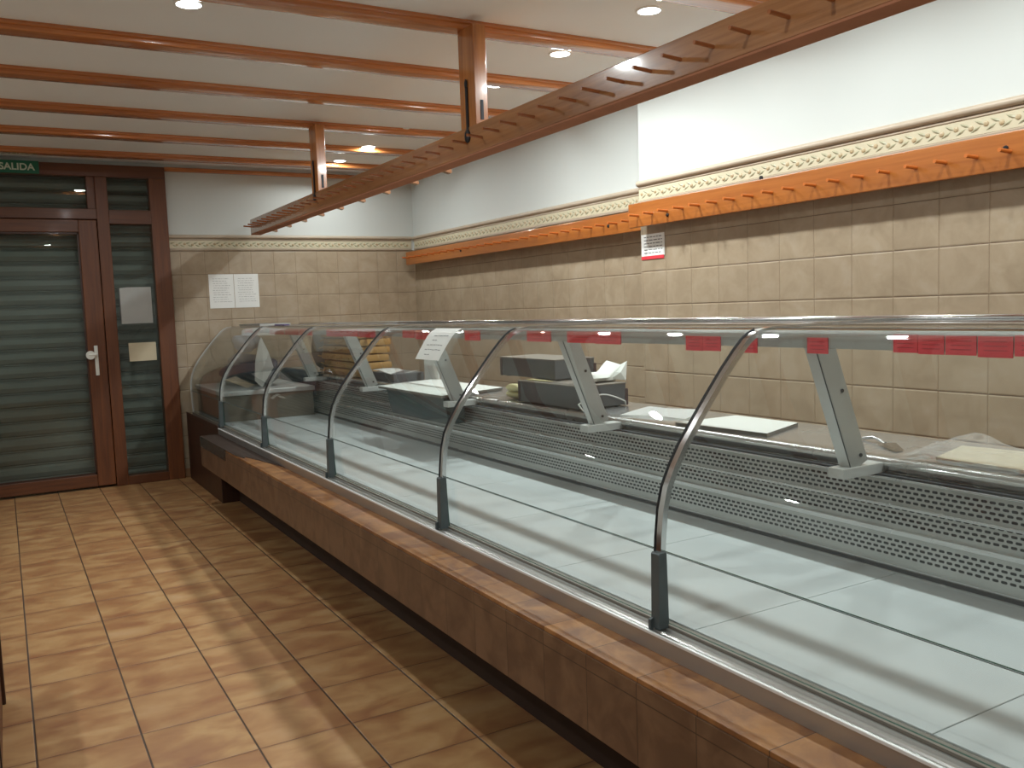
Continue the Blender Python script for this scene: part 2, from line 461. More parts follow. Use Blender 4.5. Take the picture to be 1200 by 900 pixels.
# ------------------------------------------------------------------ room
X0, Y0, YF, XB, XP, YP = -1.75, -1.6, 8.2, 3.64, 3.45, 4.345
TZ0, TZ1 = 2.0, 2.135     # moulding band
mb = MB().box(X0 - .1, XB + .1, Y0 - .1, YF + .6, -0.1, 0.0); mb.build('floor', M['floor']).__setitem__('kind', 'structure')
mb = MB().box(X0 - .1, XB + .1, Y0 - .1, YF + .6, CEIL, CEIL + .1); mb.build('ceiling', M['ceiling']).__setitem__('kind', 'structure')
# far wall, with the door opening
DX0, DX1, DZ = -0.45, 1.318, 2.70
w_ = MB()
w_.box(X0 - .1, DX0, YF, YF + .14, 0, CEIL); w_.box(DX0, DX1, YF, YF + .14, DZ, CEIL)
w_.box(DX1, XB + .1, YF, YF + .14, 2.0, CEIL)
w_.mi = 1; w_.box(DX1, XB + .1, YF, YF + .14, 0, 2.0)
w_.build('wall_far', [M['plaster'], M['tile_far']]).__setitem__('kind', 'structure')
w_ = MB(); w_.box(XB, XB + .12, YP, YF, 2.0, CEIL); w_.box(XP, XB + .12, Y0, YP, 2.0, CEIL)
w_.mi = 1; w_.box(XB, XB + .12, YP, YF, 0, 2.0); w_.box(XP, XB + .12, Y0, YP, 0, 2.0)
w_.build('wall_right', [M['plaster'], M['tile_side']]).__setitem__('kind', 'structure')
MB().box(X0 - .1, X0, Y0 - .1, YF + .14, 0, CEIL).build('wall_left', M['plaster']).__setitem__('kind', 'structure')
MB().box(X0, XB + .12, Y0 - .1, Y0, 0, CEIL).build('wall_back', M['plaster']).__setitem__('kind', 'structure')

# moulding: a rounded cornice over a leaf frieze; runs along the walls
PROF = [(0, 2.000), (.010, 2.000), (.012, 2.012), (.007, 2.016), (.007, 2.084), (.012, 2.088), (.012, 2.096), (.009, 2.099)]
PROF += [(.009 + .022 * math.sin(a) , 2.117 - .018 * math.cos(a)) for a in [PI * k / 8 for k in range(9)]] + [(0, 2.135)]
def moulding(n, kind, plane, a0, a1):
    m = MB()
    if kind == 'y':  # runs along y on a wall at x=plane, facing -x
        m.prism([(plane - d, z) for d, z in PROF], a0, a1, 'y')
    else: m.prism([(plane - d, z) for d, z in PROF], a0, a1, 'x')
    o = m.build('trim_%d' % n, M['mould'], smooth=40); o['kind'] = 'structure'
    band = MB()
    if kind == 'y': band.box(plane - .0085, plane - .006, a0 + .002, a1 - .002, 2.017, 2.083)
    else: band.box(a0 + .002, a1 - .002, plane - .0085, plane - .006, 2.017, 2.083)
    band.build('frieze', M['frieze'], o)
    lf = MB(); fl = MB(); L = a1 - a0; k = 0; p = a0 + .04
    while p < a1 - .03:
        for (dz, da, sgn) in ((.012, -.006, 1), (-.012, .012, -1)):
            # slanting leaf, a flattened diamond-like blade
            c = p + da; z = 2.05 + dz
            pts = []
            for (u, v, h) in ((-.026, 0, 0), (-.006, .0085, 0), (.012, .006, 0), (.026, 0, 0), (.012, -.006, 0), (-.006, -.0085, 0)):
                ca, sa = math.cos(.55 * sgn), math.sin(.55 * sgn)
                pts.append((c + u * ca - v * sa, z + (u * sa + v * ca) * .8))
            top = (c, z)
            def W(a, zz, d): return (plane - d, a, zz) if kind == 'y' else (a, plane - d, zz)
            ring = [lf.bm.verts.new(W(a, zz, .0085)) for a, zz in pts]; t_ = lf.bm.verts.new(W(top[0], top[1], .0135))
            for i in range(6): lf.face([ring[i], ring[(i + 1) % 6], t_])
        c = p + .032; z = 2.05 + (.004 if k % 2 else -.004)
        if kind == 'y': fl.ball((plane - .009, c, z), .005, .012, .011, 8, 5)
        else: fl.ball((c, plane - .009, z), .012, .005, .011, 8, 5)
        p += .064; k += 1
    lf.build('leaf_relief', M['leaf'], o); fl.build('flower_relief', M['flower'], o)
moulding(1, 'x', YF, DX1, XB - .03)
moulding(2, 'y', XB, YP, YF - .03)
moulding(3, 'y', XP, Y0 + .02, YP)
# wooden trim between far wall and ceiling
m = MB().prism([(YF, 2.708), (YF - .035, 2.708), (YF - .045, 2.70), (YF - .045, 2.685), (YF - .03, 2.672), (YF, 2.672)], DX1 + .002, XB, 'x')
m.build('trim_4', M['beam']).__setitem__('kind', 'structure')
# skirting stub by the door
MB().box(1.322, 1.40, YF - .012, YF, 0, .075, .002).build('baseboard_far', M['skirt']).__setitem__('kind', 'structure')

# ------------------------------------------------------------------ ceiling beams
far_edges = [3.88 + .79 * k for k in range(-6, 6)]
names_b = {0: 'ceiling beam carrying the nearer rack post', 3: 'ceiling beam carrying the farther rack post'}
order = {-1: 'nearest ceiling beam, glimpsed at the top right above the peg rail',
         1: 'ceiling beam next beyond the one with the near post',
         2: 'ceiling beam midway between the two rack posts',
         4: 'ceiling beam just beyond the one with the far post',
         5: 'farthest ceiling beam, just in front of the door frame'}
for i, ye in enumerate(far_edges):
    k = i - 6
    xr = XP if ye - .05 < YP else XB
    m = MB()
    y1, y0_ = ye, ye - .115
    arc = lambda cy, cz, r, a0, a1: [(cy + r * math.cos(math.radians(a0 + (a1 - a0) * q / 4)), cz + r * math.sin(math.radians(a0 + (a1 - a0) * q / 4))) for q in range(5)]
    pr_ = [(y0_ - .012, CEIL)] + arc(y0_ - .004, CEIL - .010, .008, 180, 270) + [(y0_, CEIL - .020)] + arc(y0_ + .008, 2.70 + .008, .008, 180, 270)
    pr_ += arc(y1 - .008, 2.70 + .008, .008, 270, 360) + [(y1, CEIL - .020)] + arc(y1 + .004, CEIL - .010, .008, 270, 360) + [(y1 + .012, CEIL)]
    m.prism(pr_, X0, xr, 'x')
    o = m.build('ceiling_beam', M['beam'], smooth=35)
    lab = names_b.get(k) or order.get(k) or 'varnished ceiling beam overhead, behind the camera view'
    if k < -1: lab = 'varnished brown ceiling beam above and behind the viewpoint'
    tag(o, 'varnished brown ' + lab if not lab.startswith('varnished') else lab, 'beam', 'ceiling beams')

# ------------------------------------------------------------------ ceiling lamps
def lamp_proto():
    e = empty('ceiling_lamp', (0, 0, 0))
    m = MB(); seg = 24
    ro, ri = .063, .052
    rings = []
    for (r, z) in ((ro, 0), (ro, -.004), (ro - .004, -.007), (ri, -.006), (ri, -.001)):
        rings.append([m.bm.verts.new((r * math.cos(2 * PI * q / seg), r * math.sin(2 * PI * q / seg), z)) for q in range(seg)])
    for a in range(len(rings) - 1):
        for q in range(seg): m.face([rings[a][q], rings[a][(q + 1) % seg], rings[a + 1][(q + 1) % seg], rings[a + 1][q]])
    m.build('trim_ring', M['lamp_ring'], e, smooth=40)
    m = MB(); m.prism([(ri * math.cos(2 * PI * q / seg), ri * math.sin(2 * PI * q / seg)) for q in range(seg)], -.0045, -.001, 'z')
    m.build('lens', M['lamp_glow'], e)
    return e
lp = lamp_proto(); lp_parts = [x for x in bpy.data.objects if x.parent == lp]
vis = {(2.70, 1): 0}
def lamp_label(x, y):
    if x < 0: return 'round ceiling downlight beyond the left picture edge'
    if x > 2:
        if abs(y - 4.05) < .1: return 'round ceiling downlight lit between the near post beam and the one beyond, right side'
        if abs(y - 3.3) < .1: return 'large bright round ceiling downlight nearest the right, above the peg rail'
        if y > 4.1: return 'round ceiling downlight over the counter, hidden behind beams'
        return 'round ceiling downlight over the counter, above and behind the view'
    if abs(y - 4.04) < .1: return 'round bright ceiling downlight at the top left of the photo'
    if y > 5: return 'round ceiling downlight near the door, glowing from behind a beam'
    return 'round ceiling downlight over the shop floor, behind the view'
first = True
for (x, y), pw in [(p, P_RIGHT * (0.8 if p[1] > 6.3 else 1.65 if p[1] > 4 else 0.9)) for p in right_lamps] + [(p, P_LEFT if p[0] > 0 else P_SIDE) for p in left_lamps]:
    if first: e = lp; first = False
    else:
        e = lp.copy(); C.objects.link(e)
        for ch in lp_parts:
            c_ = ch.copy(); C.objects.link(c_); c_.parent = e
    e.location = (x, y, CEIL)
    tag(e, lamp_label(x, y), 'ceiling light', 'round ceiling downlights')
    ld = bpy.data.lights.new('downlight', 'AREA'); ld.shape = 'DISK'; ld.size = .102; ld.energy = pw; ld.color = LIGHT_COL
    ld.spread = math.radians(180)
    lo = bpy.data.objects.new('downlight', ld); C.objects.link(lo); lo.parent = e; lo.location = (0, 0, -.0085)

# ------------------------------------------------------------------ hanging peg rail
RX0, RX1, RZ0, RZ1, RY0, RY1 = 1.97, 2.056, 2.113, 2.247, -0.9, 7.94
rk = empty('hanging_peg_rail', (2.013, 3.5, RZ0), 'long dark varnished wooden peg rail hanging from the ceiling beams over the counter', 'peg rail')
MB().box(RX0, RX1, RY0, RY1, RZ0 + .008, RZ1, .004).build('beam_board', M['rack_wood'], rk)
MB().box(RX0 + .002, RX1, RY0, RY1, RZ0, RZ0 + .008, .001).build('board_underside', M['rail_under'], rk)  # the board's own underside, as a thin layer in a matte colour
def peg_mesh(L, r):
    m = MB(); m.tube([(0, 0, 0), (-L * .92, 0, L * .06), (-L, 0, L * .065)], r, 10); return m
pk = 0
pegm = None
yy = 7.86
while yy > 0.75:
    if pegm is None:
        m = MB(); m.tube([(RX0 + .004, yy, 2.176), (RX0 - .072, yy, 2.182), (RX0 - .078, yy, 2.182)], .0065, 10)
        o0 = m.build('peg', M['peg_dark'], rk, smooth=50); pegm = o0; yref = yy; o = o0
    else:
        o = pegm.copy(); C.objects.link(o); o.location = (0, yy - yref, 0)
    yy -= .1515
b0 = None; yy = 7.6
while yy > 4.1:
    if b0 is None:
        m = MB(); m.prism([(RX1 - .004, RZ0 + .01), (RX1 + .05, RZ0 - .004), (RX1 + .055, RZ0 + .004), (RX1 + .05, RZ0 + .02), (RX1 - .004, RZ0 + .03)], yy - .02, yy + .02, 'y')
        b0 = m.build('back_hook', M['rack_wood'], rk); yref2 = yy
    else:
        o = b0.copy(); C.objects.link(o); o.location = (0, yy - yref2, 0)
    yy -= .42
for (py0, py1, lab) in ((3.677, 3.83, 'nearer'), (6.02, 6.16, 'farther')):
    pe = MB().box(RX0 + .004, RX0 + .07, py0, py1, RZ1 - .002, 2.701, .003)
    po = pe.build('hanging_post', M['post_wood'], rk)
    m = MB(); yc = (py0 + py1) / 2
    m.box(RX0 - .004, RX0 + .005, yc - .009, yc + .009, 2.19, 2.43, .002)
    m.ball((RX0 - .003, yc, 2.445), .005, .013, .022, 8, 6)
    m.ball((RX0 - .004, yc, 2.205), .010, .026, .032, 10, 6)
    m.build('iron_strap', M['iron'], po)
    m = MB(); m.box(RX0 + .03, RX0 + .046, py0 - .003, py0 + .003, 2.27, 2.36, .001)
    m.build('iron_plate', M['iron'], po)

# ------------------------------------------------------------------ wall peg rails
def wall_rail(name, loc, x0, x1, y0, y1, z0, z1, pegs, bolts, label, standoff):
    e = empty(name, loc, label, 'peg rail', 'orange wall peg rails')
    MB().box(x0, x1, y0, y1, z0, z1, .004).build('board', M['orange_wood'], e)
    base = None
    for p in pegs:
        if base is None:
            m = MB(); m.tube([(x0 + .004, p, z0 + .066), (x0 - .066, p, z0 + .069), (x0 - .072, p, z0 + .069)], .0078, 10)
            base = m.build('peg', M['peg_orange'], e, smooth=50); ref = p
        else:
            o = base.copy(); C.objects.link(o); o.location = (0, p - ref, 0)
    for (b, z) in bolts:
        m = MB(); m.tube([(x0 + .004, b, z), (x0 - .006, b, z), (x0 - .009, b, z)], .012, 10, .007)
        m.build('bolt', M['iron'], e, smooth=50)
    for s_ in standoff:
        MB().box(x1, s_[1], s_[0] - .02, s_[0] + .02, z0 + .02, z1 - .03).build('wall_bracket', M['peg_orange'], e)
    return e
pg = []; p = 4.24
while p > .9: pg.append(p); p -= .1325
wall_rail('wall_peg_rail', (XP - .1, 2.2, 1.85), 3.35, 3.375, 0.2, 4.335, 1.848, 1.99, pg, [(3.97, 1.89), (2.005, 1.93)],
          'bright orange wooden peg rail on the nearer, projecting part of the right wall', [(3.9, XP), (2.5, XP), (1.0, XP)])
pg = []; p = 8.02
while p > 4.42: pg.append(p); p -= .14
wall_rail('wall_peg_rail', (XB - .13, 6.3, 1.85), 3.505, 3.53, 4.37, 8.10, 1.846, 1.972, pg, [(6.9, 1.90), (4.75, 1.905)],
          'farther bright orange wooden peg rail, on the recessed part of the right wall', [(7.9, XB), (6.2, XB), (4.6, XB)])
# round dark fitting on top of the near rail
m = MB(); m.tube([(XP, 3.335, 2.012), (XP - .016, 3.335, 2.012)], .011, 12)
tag(m.build('wall_bolt', M['iron'], smooth=50), 'small dark round bolt on the frieze just above the near orange rail', 'bolt')

# ------------------------------------------------------------------ door, side light, shutter
dr = empty('door_1', ((DX0 + DX1) / 2, 8.13, 0), kind='structure')
FY0, FY1 = 8.13, 8.26
m = MB()
m.box(DX0, DX1, FY0, FY1, 2.60, DZ, .004)                     # head
m.box(DX0, 0.762, FY0, FY1, 2.25, 2.335, .004)                 # transom rail over the leaf
m.box(0.856, 1.183, FY0, FY1, 2.214, 2.33, .004)
m.box(0.856, 1.183, FY0, FY1, 0.0, 0.078, .004)
m.box(DX0, DX0 + .07, FY0, FY1, 0, 2.60)
o = m.build('frame', M['door_wood_h'], dr)
m = MB(); m.box(1.183, DX1, FY0, FY1, 0, 2.60, .006); m.build('frame_post', M['door_wood'], dr)
m = MB(); m.box(0.762, 0.856, FY0, FY1, 0, 2.60, .006); m.box(.70, .762, FY0 + .02, FY1, 2.335, 2.60, .003); m.build('mullion', M['door_wood'], dr)
lf = MB(); LX0 = -.37
lf.box(LX0, LX0 + .13, FY0 + .006, FY0 + .07, .02, 2.245, .006); lf.box(.617, .757, FY0 + .006, FY0 + .07, .02, 2.245, .008)
leaf = lf.build('door_leaf', M['door_wood'], dr)
m = MB(); m.box(LX0 + .13, .617, FY0 + .007, FY0 + .069, .02, .12, .005); m.box(LX0 + .13, .617, FY0 + .007, FY0 + .069, 2.143, 2.245, .005)
m.build('leaf_rail', M['door_wood_h'], leaf)
MB().box(LX0 + .13, .617, FY0 + .03, FY0 + .036, .12, 2.143).build('pane', M['door_glass'], leaf)
m = MB(); m.box(LX0 + .13, .617, FY0 + .022, FY0 + .03, .12, .135); m.box(.603, .617, FY0 + .022, FY0 + .03, .12, 2.143); m.box(LX0 + .13, .617, FY0 + .022, FY0 + .03, 2.128, 2.143)
m.build('glazing_bead', M['dark_wood'], leaf)
m = MB(); m.box(.664, .692, FY0 - .004, FY0 + .008, .955, 1.205, .004); m.tube([(.676, FY0 - .002, 1.13), (.676, FY0 - .035, 1.13)], .009, 8)
m.build('handle_plate', M['white_plastic'], leaf, smooth=40)
m = MB(); m.tube([(.676, FY0 - .035, 1.13), (.62, FY0 - .035, 1.132)], .011, 8); m.tube([(.632, FY0 - .024, 1.128), (.632, FY0 - .04, 1.128)], .036, 16)
m.build('handle', M['white_plastic'], leaf, smooth=40)
MB().box(.857, 1.183, FY0 + .022, FY0 + .028, .078, 2.214).build('side_pane', M['door_glass'], dr)
MB().box(.85, 1.18, FY0 + .05, FY0 + .056, 2.33, 2.60).build('top_side_pane', M['door_glass'], dr)
MB().box(DX0 + .07, .70, FY0 + .05, FY0 + .056, 2.335, 2.60).build('transom_pane', M['door_glass'], dr)
# roller shutter behind the glass: convex slats
m = MB(); z = 0.0; prof = []
while z < 2.66:
    prof += [(8.335, z), (8.322, z + .010), (8.314, z + .045), (8.318, z + .085), (8.328, z + .098), (8.337, z + .104), (8.330, z + .112)]
    z += .1195
V = [[m.bm.verts.new((x, y, zz)) for (y, zz) in prof] for x in (DX0 + .01, DX1 - .01)]
for i in range(len(prof) - 1): m.face([V[0][i], V[1][i], V[1][i + 1], V[0][i + 1]])
m.box(DX0 + .01, DX1 - .01, 8.345, 8.36, 0, 2.66)
m.build('roller_shutter', M['shutter'], dr)
# shell round the shutter so that nothing shows through
m = MB(); m.box(DX0 - .05, DX1 + .05, 8.37, 8.40, -.02, CEIL); m.box(DX0 - .05, DX0, 8.34, 8.40, 0, CEIL); m.box(DX1, DX1 + .05, 8.34, 8.40, 0, CEIL); m.box(DX0, DX1, 8.34, 8.40, 2.68, CEIL)
m.build('wall_outer', M['plinth']).__setitem__('kind', 'structure')

# exit sign
sg = empty('exit_sign', (.18, 8.128, 2.605), 'green exit sign reading SALIDA over the door', 'sign')
MB().box(-.02, .365, 8.112, 8.128, 2.602, 2.702, .002).build('sign_plate', M['green_sign'], sg)
def text(body, name, mat, parent, loc, rot, size, ext=.0008, align='LEFT', bold=0.0, sx=1.0):
    cu = bpy.data.curves.new(name, 'FONT'); cu.body = body; cu.size = size; cu.extrude = ext; cu.align_x = align; cu.offset = bold
    to = bpy.data.objects.new(name, cu); C.objects.link(to)
    dg = bpy.context.evaluated_depsgraph_get(); me = bpy.data.meshes.new_from_object(to.evaluated_get(dg))
    bpy.data.objects.remove(to); me.materials.clear(); me.materials.append(mat)
    o = bpy.data.objects.new(name, me); C.objects.link(o); o.parent = parent
    o.location = Vector(loc) - (parent_loc(parent) if parent else Vector((0, 0, 0))); o.rotation_euler = rot; o.scale = (sx, 1, 1)
    return o
_t = text('SALIDA', 'lettering', M['sign_letter'], sg, (.084, 8.1110, 2.628), (PI / 2, 0, 0), .074, .0008, 'LEFT', .0018, 1.0)

_t.scale = (.252 / max(v.co.x for v in _t.data.vertices), 1, 1)
# papers on the side light and wall
def lines_of_ink(m, x0, x1, y, z0, z1, n, seed, d=.0007, th=.0022):
    r = random.Random(seed)
    for k in range(n):
        z = z1 - (k + .5) * (z1 - z0) / n; x = x0 + r.uniform(0, .01)
        xe = x1 - r.uniform(0, (x1 - x0) * .25)
        while x < xe:
            L = r.uniform(.008, .03); m.box(x, min(x + L, xe), y - d, y, z - th / 2, z + th / 2); x += L + .006
e = empty('notice_paper', (1.02, 8.148, 1.376), 'white spiral-edged sheet taped to the narrow glass beside the door', 'notice')
m = MB(); m.sheet([[(.893 + .25 * i / 4 + (.0 if j else 0), 8.1485 + .002 * math.sin(i * 1.3) * (j / 4), 1.376 + .308 * j / 4 - (.006 if (i == 0 and j == 4) else 0)) for j in range(5)] for i in range(5)])
bmesh.ops.solidify(m.bm, geom=m.bm.faces[:], thickness=.0012)
m.build('sheet', M['paper'], e)
m = MB()
for k in range(26):
    z = 1.385 + k * .0115; m.box(.885, .896, 8.1455, 8.1475, z, z + .005)
m.build('spiral_binding', M['ink'], e)
m = MB(); m.box(.934, 1.152, 8.1500, 8.1515, 1.055, 1.212, .0005)
tag(m.build('notice_card', M['cream']), 'cream card stuck on the narrow door-side glass, below the white sheet', 'notice')
for (a, b, lab, sd, z1) in ((1.636, 1.853, 'left white printed sheet of the pair on the far tiled wall', 3, 1.786), (1.857, 2.075, 'right white printed sheet of the pair on the far tiled wall', 5, 1.786)):
    e = empty('wall_notice', ((a + b) / 2, YF - .002, 1.484), lab, 'notice', 'printed sheets on the far wall')
    MB().box(a, b, YF - .0025, YF - .0005, 1.483, z1, .0004).build('sheet', M['paper'], e)
    m = MB(); lines_of_ink(m, a + .03, b - .02, YF - .0025, 1.53, z1 - .03, 11, sd); m.build('printed_lines', M['ink'], e)
# small card on the pillar corner
e = empty('wall_card', (XP - .002, 4.225, 1.658), 'small white printed card with red bottom strip on the right wall corner', 'notice')
MB().box(XP - .0035, XP - .0005, 4.121, 4.337, 1.676, 1.808, .0005).build('card', M['paper'], e)
MB().box(XP - .0045, XP - .0005, 4.128, 4.337, 1.657, 1.677).build('red_strip', M['red'], e)
m = MB(); r = random.Random(4)
for k in range(6):
    z = 1.79 - k * .019; y = 4.31
    while y > 4.15:
        L = r.uniform(.015, .04); m.box(XP - .0042, XP - .0034, max(y - L, 4.14), y, z - .0025, z + .0025); y -= L + .008
m.build('printed_lines', M['ink'], e)

# ------------------------------------------------------------------ tiled counter plinth (ledge)
LY0, LY1 = -0.5, 6.80
lg = empty('tiled_counter_base', (1.4, 3.2, 0), 'long low clay-tiled counter base in front of the glass display case', 'counter')
MB().box(1.225, 1.50, LY0, LY1, .514, .527, .002).build('tiled_ledge', M['ledge_top'], lg)
MB().box(1.221, 1.50, LY0, LY1, .311, .514, .001).build('tiled_face', M['ledge_face_shaded'], lg)
MB().box(1.48, 1.62, LY0, LY1, 0, .311).build('recessed_plinth', M['plinth'], lg)
# broken end: tiles missing over dark sheeting
m = MB(); m.prism([(1.222, 6.80), (1.222, 5.66), (1.245, 5.52), (1.262, 5.56), (1.30, 5.36), (1.356, 5.0), (1.356, 6.80)], .5272, .5300, 'z')
m.build('bare_ledge_patch', M['plinth'], lg)
m = MB(); m.box(1.2185, 1.2205, 5.95, 6.79, .455, .53)
m.build('dark_metal_strip', steel('dark_sheet', (0.20, 0.21, 0.20), 0.25), lg)

# ------------------------------------------------------------------ glass display case
cs = empty('display_case', (1.9, 4.0, 0), 'long curved-glass refrigerated display case on the tiled base', 'display case')
CY0, CY1 = -0.2, 8.10
YD = [0.445, 1.712, 2.98, 4.286, 5.575, 6.84]
bays = [(CY0, 0.445)] + list(zip(YD[:-1], YD[1:])) + [(6.84, CY1)]
# body below the deck
m = MB(); m.box(1.62, 2.62, CY0, CY1, 0.0, .56); m.build('cabinet_body', M['dark_wood'], cs)
m = MB(); m.box(1.355, 1.62, 6.805, CY1, .0, .56, .003); m.box(1.355, 1.362, 6.805, CY1, .56, .588); m.build('end_cabinet_panel', M['dark_wood'], cs)
# bumper rail
m = MB(); m.prism([(1.354, .5275), (1.354, .573), (1.3545, .5735), (1.362, .575), (1.372, .572), (1.376, .575), (1.382, .575), (1.386, .571), (1.394, .571), (1.397, .577), (1.404, .577), (1.405, .556), (1.43, .556), (1.43, .5275)], CY0, 6.80, 'y')
m.build('front_rail', M['steel_bright'], cs)
MB().box(1.3525, 1.3585, CY0, 6.80, .5685, .5765, .0015).build('rail_glint', M['rail_glint'], cs)  # added pale strip, paints the highlight along the rail's top edge
m = MB(); m.box(1.405, 1.43, CY0, CY1, .556, .584); m.build('glass_channel', M['greybox_top'], cs)
# deck panels
y = CY0
while y < CY1 - .05:
    y2 = min(y + (.535 if y == CY0 else .645), CY1)
    MB().box(1.43, 2.205, y + .0015, y2 - .0015, .56, .588, .002).build('deck_panel', M['deck'], cs); y = y2
# glass
LOW = [(1.412, .584), (1.409, .64), (1.407, .70), (1.405, .7715)]
UP = [(1.405, .7724), (1.407, .83), (1.413, .88), (1.425, .925), (1.442, .965), (1.464, 1.004), (1.492, 1.047), (1.53, 1.095), (1.575, 1.149), (1.62, 1.203),
      (1.66, 1.246), (1.690, 1.277), (1.708, 1.292), (1.728, 1.304), (1.752, 1.312), (1.79, 1.317)]
for (a, b) in bays:
    MB().ribbon(LOW, .005, a + .004, b - .004, 1).build('lower_glass', [M['glass'], M['glass_edge']], cs)
    MB().ribbon(UP, .005, a + .004, b - .004, 1).build('curved_glass', [M['glass'], M['glass_edge']], cs, smooth=60)
MB().box(1.3997, 1.4012, CY0, CY1, .7712, .7728).build('glass_seam', M['bracket'], cs)
# top glass shelf with steel edge profiles
for (a, b) in ((CY0, 2.98), (2.98, 5.575), (5.575, 7.9)):
    m = MB(); m.box(1.792, 2.335, a + .002, b - .002, 1.312, 1.320); m.build('top_glass', [M['glass']], cs)
m = MB(); m.tube([(2.345, CY0, 1.322), (2.345, 7.9, 1.322)], .010, 12); m.build('rear_tube', M['chrome'], cs, smooth=60)
m = MB(); m.prism([(1.93, 1.256), (1.93, 1.298), (1.934, 1.304), (1.966, 1.309), (1.972, 1.304), (1.972, 1.290), (1.945, 1.256)], CY0, 7.9, 'y')
m.build('light_canopy', M['alu'], cs)
# dividers
DIV = [(1.368, .581), (1.386, .66), (1.392, .742), (1.397, .807), (1.405, .875), (1.42, .932), (1.445, .982), (1.478, 1.034), (1.53, 1.100), (1.575, 1.154), (1.627, 1.215),
       (1.672, 1.262), (1.700, 1.288), (1.722, 1.303), (1.75, 1.313), (1.80, 1.320), (1.95, 1.3215), (2.33, 1.3225)]
for i, y in enumerate(YD):
    d = empty('divider', (1.4, y, .58)); d.parent = cs; d.location = Vector((1.4, y, .58)) - cs.location
    m = MB(); m.ribbon([(x - .004, z + .003) for x, z in DIV[1:]], .016, y - .011, y + .011); m.build('chrome_bar', M['chrome'], d, smooth=40)
    m = MB(); m.ribbon([(x - .007, z + .0055) for x, z in DIV[2:-3]], .004, y + .0115, y + .0135); m.build('rubber_edge', M['groove'], d)
    m = MB(); m.prism([(1.374, .578), (1.378, .768), (1.382, .772), (1.400, .772), (1.403, .768), (1.406, .590), (1.402, .578)], y - .018, y + .013, 'y')
    m.prism([(1.364, .56), (1.364, .60), (1.374, .604), (1.374, .56)], y + .004, y + .013, 'y')
    m.build('clamp_bracket', M['bracket'], d)
# end panel of glass at the far end
pl = [(x + .01, z) for x, z in LOW + UP] + [(2.1, 1.312), (2.2, .93), (2.2, .59)]
m = MB(); m.prism(pl, CY1 - .008, CY1 - .002, 'y'); m.build('end_glass', M['glass'], cs)
m = MB(); m.ribbon([(x - .004, z) for x, z in LOW + UP], .014, CY1 - .014, CY1 + .0); m.build('end_trim', M['alu_light'], cs, smooth=40)
# back panel, perforated, and worktop
m = MB(); m.prism([(2.196, .588), (2.205, .588), (2.222, .862), (2.23, .872), (2.21, .872), (2.206, .862)], CY0, CY1, 'y')
m.build('frame_sheet', M['steel'], cs)
m = MB(); m.prism([(2.194, .612), (2.206, .612), (2.210, .862), (2.199, .862)], CY0, CY1, 'y'); m.build('air_grille', perforated(), cs)
for (z, hgt) in ((.712, .007), (.787, .004), (.866, .003)):
    MB().box(2.186, 2.20, CY0, CY1, z - hgt, z + hgt, .0015).build('grille_ridge', M['steel'], cs)
for (z0, z1) in ((.594, .606), (.8675, .8745)):
    MB().box(2.192, 2.22, CY0, CY1, z0, z1).build('shadow_gap', M['groove'], cs)
pr = [(2.225, .874)] + [(2.237 - .022 * math.cos(a), .896 + .022 * math.sin(a)) for a in [k * PI / 12 for k in range(7)]] + [(2.62, .918), (2.62, .874)]
m = MB(); m.prism(pr, CY0, CY1, 'y'); m.build('worktop', M['steel'], cs, smooth=30)
m = MB(); m.box(2.56, 2.62, CY0, CY1, .56, .874); m.build('rear_panel', M['steel'], cs)
# slanted canopy supports
def support(y, parent):
    s_ = empty('canopy_support', (2.1, y, .9)); s_.parent = parent; s_.location = Vector((2.1, y, .9)) - parent.location
    a = Vector((1.972, y, 1.284)); b = Vector((2.125, y, .905)); d = (b - a).normalized(); nrm = Vector((d.z, 0, -d.x)); c = (a + b) / 2; L = (b - a).length / 2
    if nrm.x < 0: nrm = -nrm
    MB().obox(c, nrm, Vector((0, 1, 0)), d, .036, .022, L, .002).build('strut', M['alu'], s_)
    m = MB(); m.obox(c - nrm * .037, nrm, Vector((0, 1, 0)), d, .0014, .018, L, 0); m.build('pale_channel', M['alu_light'], s_)
    m = MB()
    for q in (-.019, .004): m.obox(c - nrm * .0365 + Vector((0, q, 0)), nrm, Vector((0, 1, 0)), d, .0012, .0012, L, 0)
    m.build('channel_groove', M['groove'], s_)
    m = MB()
    for t_ in (.12, .93):
        q = a + (b - a) * (.42 if t_ < .5 else t_) + nrm * .012
        m.tube([(q.x, y - .0215, q.z), (q.x, y - .0255, q.z)], .0055, 8)
    m.build('screw', M['black'], s_)
    MB().box(2.045, 2.222, y - .03, y + .026, .874, .904, .002).build('foot_block', M['alu_light'], s_)
for y in YD: support(y, cs)

